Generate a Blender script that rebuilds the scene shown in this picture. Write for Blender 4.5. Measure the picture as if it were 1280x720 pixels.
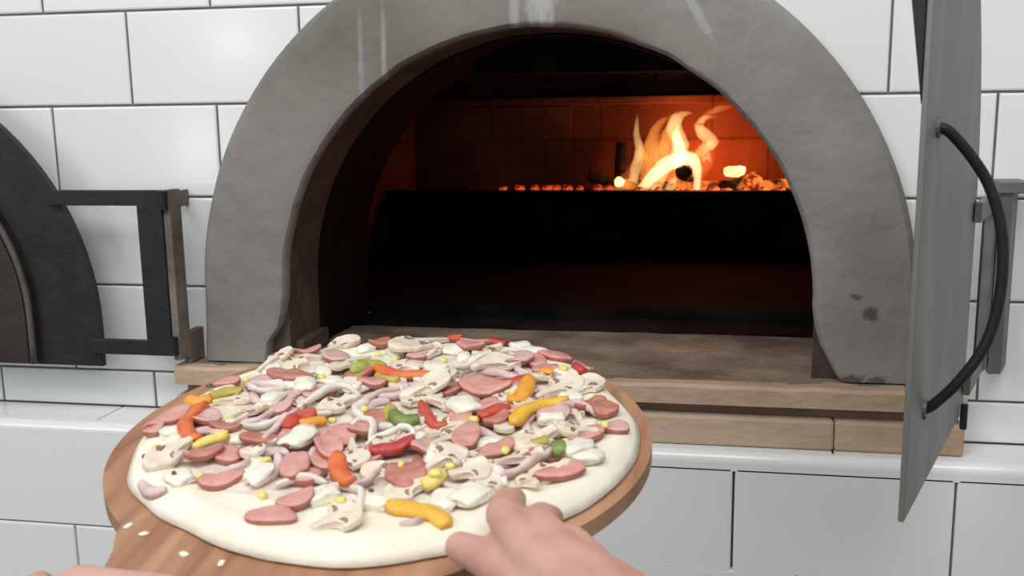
import bpy, bmesh, math, random
from mathutils import Vector, Matrix, noise

# ------------------------------------------------------------------ clear
for o in list(bpy.data.objects):
    bpy.data.objects.remove(o, do_unlink=True)
S = bpy.context.scene
COL = S.collection
R = math.radians

# ------------------------------------------------------------------ camera
cam = bpy.data.cameras.new('camera'); co = bpy.data.objects.new('camera', cam); COL.objects.link(co)
cam.sensor_width = 36.0; cam.lens = 35.156; cam.clip_start = 0.01
r_, u_, f_ = (0.98364, 0.17960, -0.01379), (-0.01842, 0.17604, 0.98421), (-0.17919, 0.96788, -0.17647)
co.matrix_world = Matrix(((r_[0], u_[0], -f_[0], 0.6601), (r_[1], u_[1], -f_[1], -1.0388), (r_[2], u_[2], -f_[2], 0.2966), (0, 0, 0, 1)))
cam.dof.use_dof = True; cam.dof.focus_distance = 0.95; cam.dof.aperture_fstop = 13
S.camera = co

# ------------------------------------------------------------------ light
w = bpy.data.worlds.new('room_light'); S.world = w; w.use_nodes = True
bg = w.node_tree.nodes['Background']; bg.inputs[0].default_value = (0.93, 0.97, 1.0, 1); bg.inputs[1].default_value = 0.42

def area(name, loc, target, sx, sy, power, col=(1, 1, 1)):
    l = bpy.data.lights.new(name, 'AREA'); l.shape = 'RECTANGLE'; l.size = sx; l.size_y = sy; l.energy = power; l.color = col
    o = bpy.data.objects.new(name, l); COL.objects.link(o); o.location = loc
    o.rotation_euler = (Vector(target) - Vector(loc)).to_track_quat('-Z', 'Y').to_euler()
    return o
area('ceiling_lamp', (0.45, -1.35, 1.75), (0.45, -0.15, 0.0), 2.2, 0.9, 33, (1.0, 0.98, 0.95))
area('left_front_area_light', (-1.6, -2.6, 1.3), (0.3, 0.0, 0.1), 1.2, 1.0, 18, (0.95, 0.98, 1.0))  # broad cool area light from the left front, aimed at the oven wall
for loc, sx, sy, e in (((-1.30, -3.1, 0.59), 0.07, 0.07, 1.0), ((1.22, -3.1, 0.53), 0.06, 0.06, 0.9), ((-1.50, -3.1, 0.15), 0.045, 0.22, 1.2)):
    area('kitchen_lamp', loc, (0.4, 0, 0.3), sx, sy, e, (1, 0.98, 0.95))
S.view_settings.view_transform = 'Standard'; S.view_settings.look = 'None'
S.view_settings.gamma = 1.0; S.view_settings.use_curve_mapping = False; S.view_settings.exposure = 0.0

# ------------------------------------------------------------------ materials
def mat(name, base, rough=0.6, base2=None, nscale=20.0, lo=0.35, hi=0.65, bump=0.0, bscale=None, metal=0.0, spec=0.5,
        stretch=(1, 1, 1), coat=0.0, sss=0.0, detail=5.0, distort=0.0):
    m = bpy.data.materials.new(name); m.use_nodes = True
    nt = m.node_tree; N = nt.nodes; L = nt.links; b = N['Principled BSDF']
    b.inputs['Base Color'].default_value = (*base, 1); b.inputs['Roughness'].default_value = rough
    b.inputs['Metallic'].default_value = metal; b.inputs['Specular IOR Level'].default_value = spec
    b.inputs['Coat Weight'].default_value = coat
    if sss:
        b.inputs['Subsurface Weight'].default_value = sss; b.inputs['Subsurface Radius'].default_value = (0.006, 0.003, 0.002)
        b.inputs['Subsurface Scale'].default_value = 0.6
    tc = N.new('ShaderNodeTexCoord'); mp = N.new('ShaderNodeMapping'); L.new(tc.outputs['Object'], mp.inputs[0])
    mp.inputs['Scale'].default_value = stretch
    if base2:
        n = N.new('ShaderNodeTexNoise'); n.inputs['Scale'].default_value = nscale; n.inputs['Detail'].default_value = detail
        n.inputs['Distortion'].default_value = distort
        L.new(mp.outputs[0], n.inputs['Vector'])
        r = N.new('ShaderNodeValToRGB'); r.color_ramp.elements[0].position = lo; r.color_ramp.elements[1].position = hi
        r.color_ramp.elements[0].color = (*base, 1); r.color_ramp.elements[1].color = (*base2, 1)
        L.new(n.outputs['Fac'], r.inputs[0]); L.new(r.outputs[0], b.inputs['Base Color'])
    if bump:
        n2 = N.new('ShaderNodeTexNoise'); n2.inputs['Scale'].default_value = bscale or nscale; n2.inputs['Detail'].default_value = 6
        L.new(mp.outputs[0], n2.inputs['Vector'])
        bp = N.new('ShaderNodeBump'); bp.inputs['Strength'].default_value = bump; bp.inputs['Distance'].default_value = 0.01
        L.new(n2.outputs['Fac'], bp.inputs['Height']); L.new(bp.outputs[0], b.inputs['Normal'])
    return m

def emit(name, col, strength, base2=None, scale=60):
    m = bpy.data.materials.new(name); m.use_nodes = True
    b = m.node_tree.nodes['Principled BSDF']; N = m.node_tree.nodes; L = m.node_tree.links
    b.inputs['Base Color'].default_value = (0.03, 0.02, 0.02, 1); b.inputs['Roughness'].default_value = 1
    b.inputs['Emission Color'].default_value = (*col, 1); b.inputs['Emission Strength'].default_value = strength
    if base2:
        tc = N.new('ShaderNodeTexCoord'); n = N.new('ShaderNodeTexNoise'); n.inputs['Scale'].default_value = scale
        L.new(tc.outputs['Object'], n.inputs['Vector'])
        r = N.new('ShaderNodeValToRGB'); r.color_ramp.elements[0].position = 0.42; r.color_ramp.elements[1].position = 0.62
        r.color_ramp.elements[0].color = (*base2, 1); r.color_ramp.elements[1].color = (*col, 1)
        L.new(n.outputs['Fac'], r.inputs[0]); L.new(r.outputs[0], b.inputs['Emission Color'])
    return m

def flame_mat(name, col, strength):
    m = bpy.data.materials.new(name); m.use_nodes = True; nt = m.node_tree
    for n in list(nt.nodes): nt.nodes.remove(n)
    out = nt.nodes.new('ShaderNodeOutputMaterial'); e = nt.nodes.new('ShaderNodeEmission')
    e.inputs[0].default_value = (*col, 1); e.inputs[1].default_value = strength
    nt.links.new(e.outputs[0], out.inputs['Volume'])
    return m

M = {}
M['tile'] = mat('white_glazed_tile', (0.77, 0.79, 0.79), 0.16, (0.80, 0.815, 0.81), 3.0, bump=0.02, bscale=7.0)
M['grout'] = mat('dark_grout', (0.10, 0.11, 0.115), 0.9, (0.16, 0.165, 0.165), 30.0)
M['brick_dark'] = mat('sooty_firebrick', (0.040, 0.028, 0.022), 0.95, (0.10, 0.07, 0.05), 14.0, bump=0.5, bscale=60)
M['soot'] = mat('black_soot', (0.0045, 0.0042, 0.0036), 0.95, (0.014, 0.013, 0.011), 12.0, bump=0.4, bscale=70, spec=0.08)
M['hearth_top'] = mat('worn_hearth_stone', (0.13, 0.095, 0.068), 0.85, (0.30, 0.235, 0.175), 16.0, 0.35, 0.7, bump=0.4, bscale=90)
M['hearth_front'] = mat('tan_hearth_brick', (0.40, 0.275, 0.185), 0.8, (0.52, 0.385, 0.28), 9.0, bump=0.25, bscale=60, stretch=(1, 1, 2))
M['hearth_groove'] = mat('brown_mortar', (0.24, 0.165, 0.11), 0.9, (0.32, 0.23, 0.16), 20.0)
M['black_iron'] = mat('black_painted_iron', (0.012, 0.012, 0.013), 0.5, (0.02, 0.02, 0.02), 30.0, bump=0.1, bscale=120, spec=0.35)
M['brown_iron'] = mat('sooty_brown_iron', (0.022, 0.016, 0.012), 0.75, (0.05, 0.036, 0.026), 12.0, bump=0.3, bscale=70)
M['lip_iron'] = mat('worn_iron_lip', (0.06, 0.055, 0.048), 0.6, (0.11, 0.095, 0.08), 25.0)
M['steel'] = mat('grey_steel_sheet', (0.165, 0.165, 0.152), 0.5, (0.215, 0.215, 0.20), 6.0, metal=0.25, stretch=(3, 3, 0.6), bump=0.04, bscale=40)
M['hinge_steel'] = mat('scuffed_hinge_steel', (0.10, 0.10, 0.095), 0.5, (0.20, 0.195, 0.185), 18.0, metal=0.3)
M['rust_iron'] = mat('rusty_brown_hinge_iron', (0.10, 0.075, 0.055), 0.75, (0.20, 0.17, 0.145), 18.0, bump=0.3, bscale=60)
M['wood'] = mat('peel_wood', (0.27, 0.112, 0.058), 0.55, (0.50, 0.275, 0.155), 9.0, 0.32, 0.66, stretch=(5, 0.7, 1), bump=0.05, bscale=40, distort=0.6)
M['dough'] = mat('raw_dough', (0.84, 0.785, 0.635), 0.65, (0.88, 0.84, 0.72), 25.0, bump=0.25, bscale=45, sss=0.1)
M['cream'] = mat('soft_cheese_layer', (0.80, 0.74, 0.63), 0.5, (0.70, 0.54, 0.46), 45.0, 0.42, 0.66, bump=0.5, bscale=90)
M['skin'] = mat('skin', (0.50, 0.26, 0.205), 0.5, (0.60, 0.355, 0.29), 26.0, bump=0.12, bscale=160, sss=0.25)
M['char'] = mat('charred_wood', (0.008, 0.006, 0.005), 0.95, (0.03, 0.018, 0.012), 40.0, bump=0.8, bscale=70)
TC = {'orange': ((0.80, 0.32, 0.03), (0.86, 0.42, 0.06)), 'olive': ((0.42, 0.32, 0.05), (0.56, 0.45, 0.10)),
      'redorange': ((0.66, 0.10, 0.03), (0.74, 0.20, 0.05)), 'yellow': ((0.80, 0.62, 0.13), (0.84, 0.70, 0.22)),
      'lime': ((0.32, 0.37, 0.05), (0.52, 0.54, 0.13)), 'red': ((0.50, 0.055, 0.035), (0.60, 0.10, 0.05)),
      'crimson': ((0.44, 0.03, 0.035), (0.55, 0.07, 0.06)), 'green': ((0.13, 0.19, 0.04), (0.24, 0.31, 0.08)),
      'amber': ((0.78, 0.41, 0.03), (0.83, 0.50, 0.07)), 'pink': ((0.62, 0.27, 0.23), (0.70, 0.37, 0.32)),
      'mauve': ((0.62, 0.36, 0.34), (0.70, 0.46, 0.43)), 'beige': ((0.76, 0.63, 0.49), (0.84, 0.75, 0.62)),
      'pale': ((0.76, 0.67, 0.60), (0.82, 0.76, 0.70)), 'white': ((0.81, 0.765, 0.63), (0.87, 0.84, 0.73)),
      'lilac': ((0.62, 0.42, 0.42), (0.74, 0.60, 0.58)), 'corn': ((0.78, 0.66, 0.12), (0.85, 0.76, 0.28))}
for k, (a, b) in TC.items():
    M['t_' + k] = mat('topping_' + k, a, 0.38, b, 90.0, bump=0.15, bscale=200, sss=0.08)
M['t_dark'] = mat('topping_dark_sausage', (0.42, 0.15, 0.11), 0.4, (0.58, 0.26, 0.20), 90.0, bump=0.15, bscale=200)
M['t_skin'] = mat('sausage_casing', (0.36, 0.11, 0.08), 0.4, (0.45, 0.17, 0.12), 90.0)
M['t_gill'] = mat('mushroom_gills', (0.20, 0.13, 0.085), 0.7, (0.33, 0.23, 0.16), 120.0)
M['t_olive_dark'] = mat('olive_flesh', (0.07, 0.055, 0.035), 0.4, (0.13, 0.105, 0.06), 90.0)

# cement: trowelled grey with pale and dark patches of its own
def cement():
    m = mat('grey_cement_render', (0.150, 0.135, 0.116), 0.88, (0.278, 0.270, 0.250), 4.5, 0.3, 0.68, bump=0.35, bscale=38)
    nt = m.node_tree; N = nt.nodes; L = nt.links; b = N['Principled BSDF']
    src = b.inputs['Base Color'].links[0].from_socket
    tc = N.new('ShaderNodeTexCoord'); prev = src
    def patch(cx, cz, rx, rz, rot, col, soft):
        nonlocal prev
        mp = N.new('ShaderNodeMapping'); mp.vector_type = 'TEXTURE'
        mp.inputs['Location'].default_value = (cx, -0.02, cz); mp.inputs['Rotation'].default_value = (0, rot, 0)
        mp.inputs['Scale'].default_value = (rx, 0.12, rz)
        L.new(tc.outputs['Object'], mp.inputs[0])
        nz = N.new('ShaderNodeTexNoise'); nz.inputs['Scale'].default_value = 2.2; L.new(mp.outputs[0], nz.inputs['Vector'])
        ln = N.new('ShaderNodeVectorMath'); ln.operation = 'LENGTH'; L.new(mp.outputs[0], ln.inputs[0])
        ad = N.new('ShaderNodeMath'); ad.operation = 'ADD'; L.new(ln.outputs['Value'], ad.inputs[0]); L.new(nz.outputs['Fac'], ad.inputs[1])
        rp = N.new('ShaderNodeMapRange'); rp.inputs[1].default_value = 1.0; rp.inputs[2].default_value = 1.0 + soft
        rp.inputs[3].default_value = 0.85; rp.inputs[4].default_value = 0.0; L.new(ad.outputs[0], rp.inputs[0])
        mx = N.new('ShaderNodeMix'); mx.data_type = 'RGBA'; L.new(rp.outputs[0], mx.inputs['Factor'])
        L.new(prev, mx.inputs['A']); mx.inputs['B'].default_value = (*col, 1); prev = mx.outputs['Result']
    patch(0.505, 0.412, 0.018, 0.055, 0, (0.42, 0.42, 0.40), 0.5)
    patch(0.478, 0.405, 0.006, 0.05, 0, (0.36, 0.355, 0.34), 0.6)
    patch(0.655, 0.392, 0.006, 0.045, -0.5, (0.36, 0.36, 0.34), 0.5)
    patch(0.34, 0.33, 0.0035, 0.085, 0, (0.30, 0.29, 0.27), 0.6)
    patch(0.315, 0.335, 0.0035, 0.07, 0, (0.27, 0.26, 0.245), 0.6)
    patch(0.833, 0.091, 0.0095, 0.0095, 0, (0.05, 0.045, 0.04), 0.5)
    patch(0.818, 0.108, 0.007, 0.0035, 0.3, (0.07, 0.065, 0.06), 0.5)
    patch(0.818, 0.022, 0.016, 0.008, 0, (0.06, 0.05, 0.04), 0.5)
    patch(0.842, 0.022, 0.013, 0.007, 0, (0.07, 0.06, 0.05), 0.5)
    L.new(prev, b.inputs['Base Color'])
    return m
M['cement'] = cement()
M['oven_wall'] = mat('smoked_oven_brick', (0.085, 0.054, 0.040), 0.95, (0.18, 0.115, 0.085), 7.0, bump=0.3, bscale=50, spec=0.1)
def brickify(m):
    nt = m.node_tree; N = nt.nodes; L = nt.links; b = N['Principled BSDF']
    src = b.inputs['Base Color'].links[0].from_socket
    tc = N.new('ShaderNodeTexCoord'); mp = N.new('ShaderNodeMapping'); mp.inputs['Rotation'].default_value = (R(90), 0, 0)
    L.new(tc.outputs['Object'], mp.inputs[0])
    bt = N.new('ShaderNodeTexBrick'); bt.inputs['Scale'].default_value = 1.0; bt.inputs['Brick Width'].default_value = 0.23
    bt.inputs['Row Height'].default_value = 0.115; bt.inputs['Mortar Size'].default_value = 0.003
    bt.inputs['Color1'].default_value = (1, 1, 1, 1); bt.inputs['Color2'].default_value = (0.85, 0.85, 0.85, 1); bt.inputs['Mortar'].default_value = (0.6, 0.6, 0.6, 1)
    L.new(mp.outputs[0], bt.inputs['Vector'])
    mx = N.new('ShaderNodeMix'); mx.data_type = 'RGBA'; mx.blend_type = 'MULTIPLY'; mx.inputs['Factor'].default_value = 1
    L.new(src, mx.inputs['A']); L.new(bt.outputs['Color'], mx.inputs['B']); L.new(mx.outputs['Result'], b.inputs['Base Color'])
brickify(M['oven_wall'])

# ------------------------------------------------------------------ helpers
def obj(name, bm, material, parent=None, smooth=False, recalc=True):
    if recalc: bmesh.ops.recalc_face_normals(bm, faces=bm.faces)
    me = bpy.data.meshes.new(name); bm.to_mesh(me); bm.free()
    for m in (material if isinstance(material, (list, tuple)) else [material]): me.materials.append(m)
    o = bpy.data.objects.new(name, me); COL.objects.link(o)
    if smooth: me.shade_smooth()
    if parent: o.parent = parent
    return o
def tag(o, label=None, cat=None, group=None, kind=None):
    if label: o['label'] = label
    if cat: o['category'] = cat
    if group: o['group'] = group
    if kind: o['kind'] = kind
    return o
def empty(name, mw, label, cat, group=None):
    o = bpy.data.objects.new(name, None); COL.objects.link(o)
    o.matrix_world = mw if isinstance(mw, Matrix) else Matrix.Translation(mw)
    o.empty_display_size = 0.05
    return tag(o, label, cat, group)
def box(bm, x0, x1, y0, y1, z0, z1, bev=0.0, seg=2):
    v = [bm.verts.new(p) for p in ((x0, y0, z0), (x1, y0, z0), (x1, y1, z0), (x0, y1, z0), (x0, y0, z1), (x1, y0, z1), (x1, y1, z1), (x0, y1, z1))]
    fs = [bm.faces.new([v[i] for i in q]) for q in ((0, 3, 2, 1), (4, 5, 6, 7), (0, 1, 5, 4), (1, 2, 6, 5), (2, 3, 7, 6), (3, 0, 4, 7))]
    if bev:
        es = list({e for f in fs for e in f.edges}); bmesh.ops.bevel(bm, geom=es, offset=bev, segments=seg, profile=0.5, affect='EDGES')
def prism(bm, pts, axis_pt, bev=0.0, seg=2):
    """pts: polygon of 3D points; extruded by the vector axis_pt."""
    a = [bm.verts.new(p) for p in pts]; d = Vector(axis_pt)
    b = [bm.verts.new(Vector(p) + d) for p in pts]; n = len(pts)
    f1 = bm.faces.new(a); f2 = bm.faces.new(b[::-1])
    for i in range(n): bm.faces.new((a[i], b[i], b[(i + 1) % n], a[(i + 1) % n]))
    if bev:
        es = list(f1.edges) + list(f2.edges); bmesh.ops.bevel(bm, geom=es, offset=bev, segments=seg, profile=0.5, affect='EDGES')
def sweep(bm, path, rads, sides=12, flat=1.0, caps=True, up=Vector((0, 0, 1))):
    P = [Vector(p) for p in path]; rings = []
    for i, p in enumerate(P):
        t = (P[min(i + 1, len(P) - 1)] - P[max(i - 1, 0)]).normalized()
        s = t.cross(up)
        if s.length < 1e-4: s = t.cross(Vector((1, 0, 0)))
        s.normalize(); n = s.cross(t).normalized(); r = rads[i] if isinstance(rads, (list, tuple)) else rads
        rings.append([bm.verts.new(p + s * (r * math.cos(2 * math.pi * k / sides)) + n * (r * flat * math.sin(2 * math.pi * k / sides))) for k in range(sides)])
    for a, b in zip(rings, rings[1:]):
        for k in range(sides): bm.faces.new((a[k], a[(k + 1) % sides], b[(k + 1) % sides], b[k]))
    if caps: bm.faces.new(rings[0][::-1]); bm.faces.new(rings[-1])
def smooth_path(pts, n=14):
    P = [Vector(p) for p in pts]
    if len(P) == 2: return [P[0].lerp(P[1], i / (n - 1)) for i in range(n)]
    out = []; Q = [P[0] * 2 - P[1]] + P + [P[-1] * 2 - P[-2]]; segs = len(P) - 1; per = max(3, n // segs)
    for i in range(segs):
        p0, p1, p2, p3 = Q[i:i + 4]
        for k in range(per):
            t = k / per
            out.append(0.5 * ((2 * p1) + (p2 - p0) * t + (2 * p0 - 5 * p1 + 4 * p2 - p3) * t * t + (3 * p1 - p0 - 3 * p2 + p3) * t ** 3))
    out.append(P[-1]); return out
def evaluated(o, mods):
    """apply modifiers set up by mods(o) to the mesh of o"""
    mods(o); bpy.context.view_layer.update()
    dg = bpy.context.evaluated_depsgraph_get(); me = bpy.data.meshes.new_from_object(o.evaluated_get(dg))
    o.modifiers.clear(); old = o.data; o.data = me; bpy.data.meshes.remove(old)
    return o
def jitter(bm, amp, scale, seed=0.0, axes=(1, 1, 1)):
    for v in bm.verts:
        d = noise.noise_vector(v.co * scale + Vector((seed, seed * 1.7, -seed)))
        v.co += Vector((d.x * axes[0], d.y * axes[1], d.z * axes[2])) * amp

# ------------------------------------------------------------------ tiled wall
TW, TH, X0 = 0.2005, 0.102, -0.0601
CX, CZ, RI, RO = 0.4975, 0.097, 0.281, 0.380
def tile(bm, x0, x1, z0, z1, y=0.0, g=0.0012, b=0.0022):
    x0 += g; x1 -= g; z0 += g; z1 -= g
    def rect(i, yy): return [bm.verts.new(p) for p in ((x0 + i, yy, z0 + i), (x1 - i, yy, z0 + i), (x1 - i, yy, z1 - i), (x0 + i, yy, z1 - i))]
    rs = [rect(0, y + 0.012), rect(0, y + 0.0014), rect(b * 0.35, y + 0.0004), rect(b, y)]
    for a, c in zip(rs, rs[1:]):
        for k in range(4): bm.faces.new((a[k], a[(k + 1) % 4], c[(k + 1) % 4], c[k]))
    bm.faces.new(rs[0][::-1]); bm.faces.new(rs[-1])
bm = bmesh.new()
rows = [(-0.044, 0.0, 0.5)] + [(k * TH, (k + 1) * TH, 0.0 if k % 2 == 0 else 0.5) for k in range(0, 9)]
for z0, z1, off in rows:
    for n in range(-6, 11):
        a = X0 + (n + off) * TW; tile(bm, a, a + TW, z0, z1)
wall = obj('wall_back', bm, M['tile']); tag(wall, kind='structure')
bm = bmesh.new(); box(bm, -1.2, 2.1, 0.002, 0.03, -0.044, 0.92)
grout = obj('wall_back_grout', bm, M['grout'], wall)
def arch_pts(r, zb, y, n=40, cx=CX, cz=CZ):
    return [(cx + r, y, zb)] + [(cx + r * math.cos(a), y, cz + r * math.sin(a)) for a in [math.pi * i / n for i in range(n + 1)]] + [(cx - r, y, zb)]
bm = bmesh.new(); prism(bm, arch_pts(0.335, -0.2, -0.2), (0, 0.5, 0)); cutter = obj('cutter', bm, M['grout'])
def cut(o):
    def f(o):
        m = o.modifiers.new('cut', 'BOOLEAN'); m.operation = 'DIFFERENCE'; m.object = cutter; m.solver = 'EXACT'
    evaluated(o, f)
cut(wall); cut(grout); bpy.data.objects.remove(cutter, do_unlink=True)

# ledge below the oven: glazed tiles with a rounded nose, then the lower wall
ZS, YF = -0.044, -0.066
def nose_tile(bm, x0, x1, zlow):
    x0 += 0.0012; x1 -= 0.0012; rr = 0.010; yb = YF + 0.0135
    prof = [(yb, zlow), (yb, ZS)] + [(YF + rr - rr * math.sin(a), ZS - rr + rr * math.cos(a)) for a in [math.pi / 2 * i / 6 for i in range(7)]] + [(YF, zlow)]
    prism(bm, [(x0, y, z) for y, z in prof], (x1 - x0, 0, 0))
bm = bmesh.new()
for a, b in ((-1.0, -0.6), (-0.6, -0.2), (-0.2, 0.20), (0.20, 0.398)): nose_tile(bm, a, b, -0.165)
for a, b in ((0.398, 0.872), (0.872, 1.36), (1.36, 1.75)): nose_tile(bm, a, b, -0.0625)
for n in range(-5, 9):
    a = -0.003 + 0.2005 * n; box(bm, a + 0.0011, a + 0.1994, YF + 0.0138, 0.0, ZS - 0.012, ZS, 0.0006, 1)
ledge = obj('trim_1', bm, M['tile'], smooth=False); tag(ledge, kind='structure')
xs2 = [0.400, 0.4935] + [0.4935 + 0.209 * n for n in range(1, 7)]
bm = bmesh.new(); box(bm, -1.0, 1.75, YF + 0.008, 0.03, -1.05, ZS - 0.004); low = obj('wall_lower', bm, M['grout']); tag(low, kind='structure')
bm = bmesh.new()
for a, b in zip(xs2, xs2[1:]): tile(bm, a, b, -0.0645, -0.1655, YF)
for k in range(8):
    z1 = -0.1665 - k * 0.102
    for n in range(-5, 9):
        a = -0.035 + 0.2005 * n + (0.1 if k % 2 else 0); tile(bm, a, a + 0.2005, z1 - 0.102, z1, YF)
lt = obj('wall_lower_tiles', bm, M['tile'], low)
bm = bmesh.new(); box(bm, -3.0, 4.0, -4.5, 0.03, -1.08, -1.05); fl = obj('floor', bm, mat('brown_floor_tile', (0.16, 0.12, 0.10), 0.5, (0.22, 0.17, 0.14), 4.0)); tag(fl, kind='structure')

# ------------------------------------------------------------------ pizza oven
oven = empty('pizza_oven', (CX, 0.0, 0.02), 'wood-fired pizza oven with a round grey cement arch set in white tiles', 'oven')
OI = oven.matrix_world.inverted()
def part(name, bm, material, root, smooth=False, label=None, inv=True):
    o = obj(name, bm, material, root, smooth)
    if inv: o.matrix_parent_inverse = root.matrix_world.inverted() if root.parent is None else (root.matrix_world.inverted())
    if label: o['label'] = label
    return o
def sub(name, bm, material, par, smooth=False):
    return obj(name, bm, material, par, smooth)
bpy.context.view_layer.update()
rnd = random.Random(4)
# cement arch: ring with chipped inner feet
NA = 72
inner = [(CX - 0.306, 0.021), (CX - 0.302, 0.045), (CX - 0.289, 0.062), (CX - 0.284, 0.078)]
ia = [(CX - RI * math.cos(a) + 0.0013 * noise.noise((a * 9, 1, 0)), CZ + RI * math.sin(a) + 0.0013 * noise.noise((a * 9, 5, 0))) for a in [math.pi * i / NA for i in range(NA + 1)]]
inner_r = [(CX + 0.2835, 0.075), (CX + 0.290, 0.055), (CX + 0.303, 0.030), (CX + 0.309, 0.021)]
outer_l = [(CX - 0.384, 0.021), (CX - 0.382, 0.06)]
oa = [(CX - RO * math.cos(a), CZ + RO * math.sin(a)) for a in [math.pi * i / NA for i in range(NA + 1)]]
outer_r = [(CX + 0.382, 0.06), (CX + 0.384, 0.021)]
I = inner + ia + inner_r; O_ = outer_l[:1] * 2 + outer_l[1:] * 2 + oa + outer_r[:1] * 2 + outer_r[1:] * 2
assert len(I) == len(O_)
O_[1] = (CX - 0.3835, 0.03); O_[3] = (CX - 0.381, 0.08); O_[-4] = (CX + 0.381, 0.08); O_[-2] = (CX + 0.3835, 0.03)
O_ = [O_[0], O_[1], (CX - 0.382, 0.05), O_[3]] + oa + [O_[-4], (CX + 0.382, 0.05), O_[-2], O_[-1]]
bm = bmesh.new(); grid = []
KT = [0, 0.015, 0.035, 0.06, 0.15, 0.3, 0.45, 0.6, 0.75, 0.88, 0.93, 0.97, 1.0]; K = len(KT) - 1
for (ix_, iz_), (ox_, oz_) in zip(I, O_):
    row = [bm.verts.new((ix_, -0.004, iz_))]
    for k in range(K + 1):
        t = KT[k]; x = ix_ + (ox_ - ix_) * t; z = iz_ + (oz_ - iz_) * t
        y = -0.020 + 0.006 * (max(0, 1 - t / 0.05) ** 2) + 0.012 * (max(0, (t - 0.90) / 0.10) ** 2) + 0.0016 * noise.noise((x * 14, z * 14, 3))
        row.append(bm.verts.new((x, y, z)))
    row.append(bm.verts.new((ox_, 0.012, oz_)))
    row.append(bm.verts.new((ox_, 0.035, oz_)))
    grid.append(row)
for a, b in zip(grid, grid[1:]):
    for k in range(len(a) - 1): bm.faces.new((a[k], a[k + 1], b[k + 1], b[k]))
    bm.faces.new((a[-1], a[0], b[0], b[-1]))
bm.faces.new(grid[0]); bm.faces.new(grid[-1][::-1])
ca = part('cement_arch', bm, M['cement'], oven, smooth=True); ca.data.set_sharp_from_angle(angle=R(38))
# vault: the brick barrel behind the cement skin
bm = bmesh.new()
RV = 0.2825
def ring(r, y): return [bm.verts.new(p) for p in arch_pts(r, 0.0, y, 48)]
def barrel(bm, r0, r1, y0, y1, e0, e1):
    a0, a1, b0, b1 = ring(r0, y0), ring(r1, y1), ring(0.36, y0), ring(0.36, y1)
    for rr, e in ((a0, e0), (a1, e1)):                              # the right jamb splays outwards
        for v in rr: v.co.x += e * max(0, (v.co.x - CX) / 0.28)
    for p, q in ((a0, a1), (a1, b1), (b1, b0), (b0, a0)):
        for k in range(len(p) - 1): bm.faces.new((p[k], p[k + 1], q[k + 1], q[k]))
barrel(bm, RV, RV - 0.001, -0.006, 0.082, 0.0, 0.012); part('brick_arch', bm, M['brick_dark'], oven)
bm = bmesh.new(); barrel(bm, RV - 0.003, RV - 0.005, 0.083, 0.25, 0.014, 0.048); part('vault', bm, M['soot'], oven)
# exposed brick jambs at the chipped feet
for sx in (-1, 1):
    for k, (w_, d_) in enumerate(((0.036, 0.040), (0.030, 0.028))):
        xa = CX + sx * 0.309; d_ = d_ if sx < 0 else 0.0; xb = CX + sx * (0.309 - (w_ if sx < 0 else 0.019) + 0.008 * k)
        bm = bmesh.new(); box(bm, min(xa, xb), max(xa, xb), 0.006 + 0.006 * k, 0.05 + d_, 0.018 + 0.024 * k, 0.040 + 0.024 * k, 0.003)
        jitter(bm, 0.003, 40, 3); part('jamb_brick', bm, M['brick_dark'], oven)
# chamber
XL, XR, YB = 0.060, 0.935, 1.10
bm = bmesh.new()
box(bm, XL - 0.06, XL, 0.25, YB + 0.06, 0.0, 0.52); box(bm, XR, XR + 0.06, 0.25, YB + 0.06, 0.0, 0.52)
box(bm, XL, XR, YB, YB + 0.06, 0.0, 0.52)
box(bm, XL, 0.398, YB - 0.028, YB, 0.0, 0.300)                      # thicker pier on the left of the rear wall
part('chamber_wall', bm, M['oven_wall'], oven)
bm = bmesh.new(); box(bm, XL, XR, YB - 0.045, YB, 0.302, 0.319, 0.002); jitter(bm, 0.002, 30, 2)
part('brick_course', bm, M['oven_wall'], oven)
bm = bmesh.new(); box(bm, XL - 0.06, XR + 0.06, 0.25, YB + 0.06, 0.46, 0.52)
part('chamber_roof', bm, M['soot'], oven)
bm = bmesh.new(); box(bm, XL, XR, 0.252, 0.31, 0.341, 0.46, 0.004)
part('lintel_beam', bm, M['soot'], oven)
# inside of the front wall, around the vault mouth
bm = bmesh.new()
inn = arch_pts(0.335, 0.0, 0.235, 40); outl = []
for (x, y, z) in inn:
    dx, dz = x - CX, z - CZ
    s = min((0.5 / abs(dx)) if abs(dx) > 1e-6 else 9, (0.40 / dz) if dz > 1e-6 else 9) if z > CZ else 0.5 / abs(dx)
    outl.append((CX + dx * s, y, CZ + dz * s if z > CZ else z))
for yy, in ((0.235,), (0.251,)):
    pass
A1 = [bm.verts.new(p) for p in inn]; B1 = [bm.verts.new(p) for p in outl]
A2 = [bm.verts.new((p[0], 0.251, p[2])) for p in inn]; B2 = [bm.verts.new((p[0], 0.251, p[2])) for p in outl]
for p, q in ((A1, B1), (B1, B2), (B2, A2), (A2, A1)):
    for k in range(len(p) - 1): bm.faces.new((p[k], p[k + 1], q[k + 1], q[k]))
part('front_wall', bm, M['soot'], oven)
bm = bmesh.new(); box(bm, XL, XR, 0.272, 0.86, 0.0, 0.031, 0.002)
part('oven_floor', bm, M['soot'], oven)
bm = bmesh.new(); box(bm, CX - 0.276, CX + 0.325, 0.185, 0.2715, 0.015, 0.0225, 0.001); part('sooty_threshold', bm, M['soot'], oven)
bm = bmesh.new(); box(bm, XL, XR, 0.85, 0.895, 0.0, 0.1405, 0.003); jitter(bm, 0.0015, 25, 6)
part('fire_guard', bm, M['soot'], oven)
bm = bmesh.new(); box(bm, XL, XR, 0.892, YB, 0.0, 0.125)
part('fire_bed', bm, M['soot'], oven)
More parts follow.
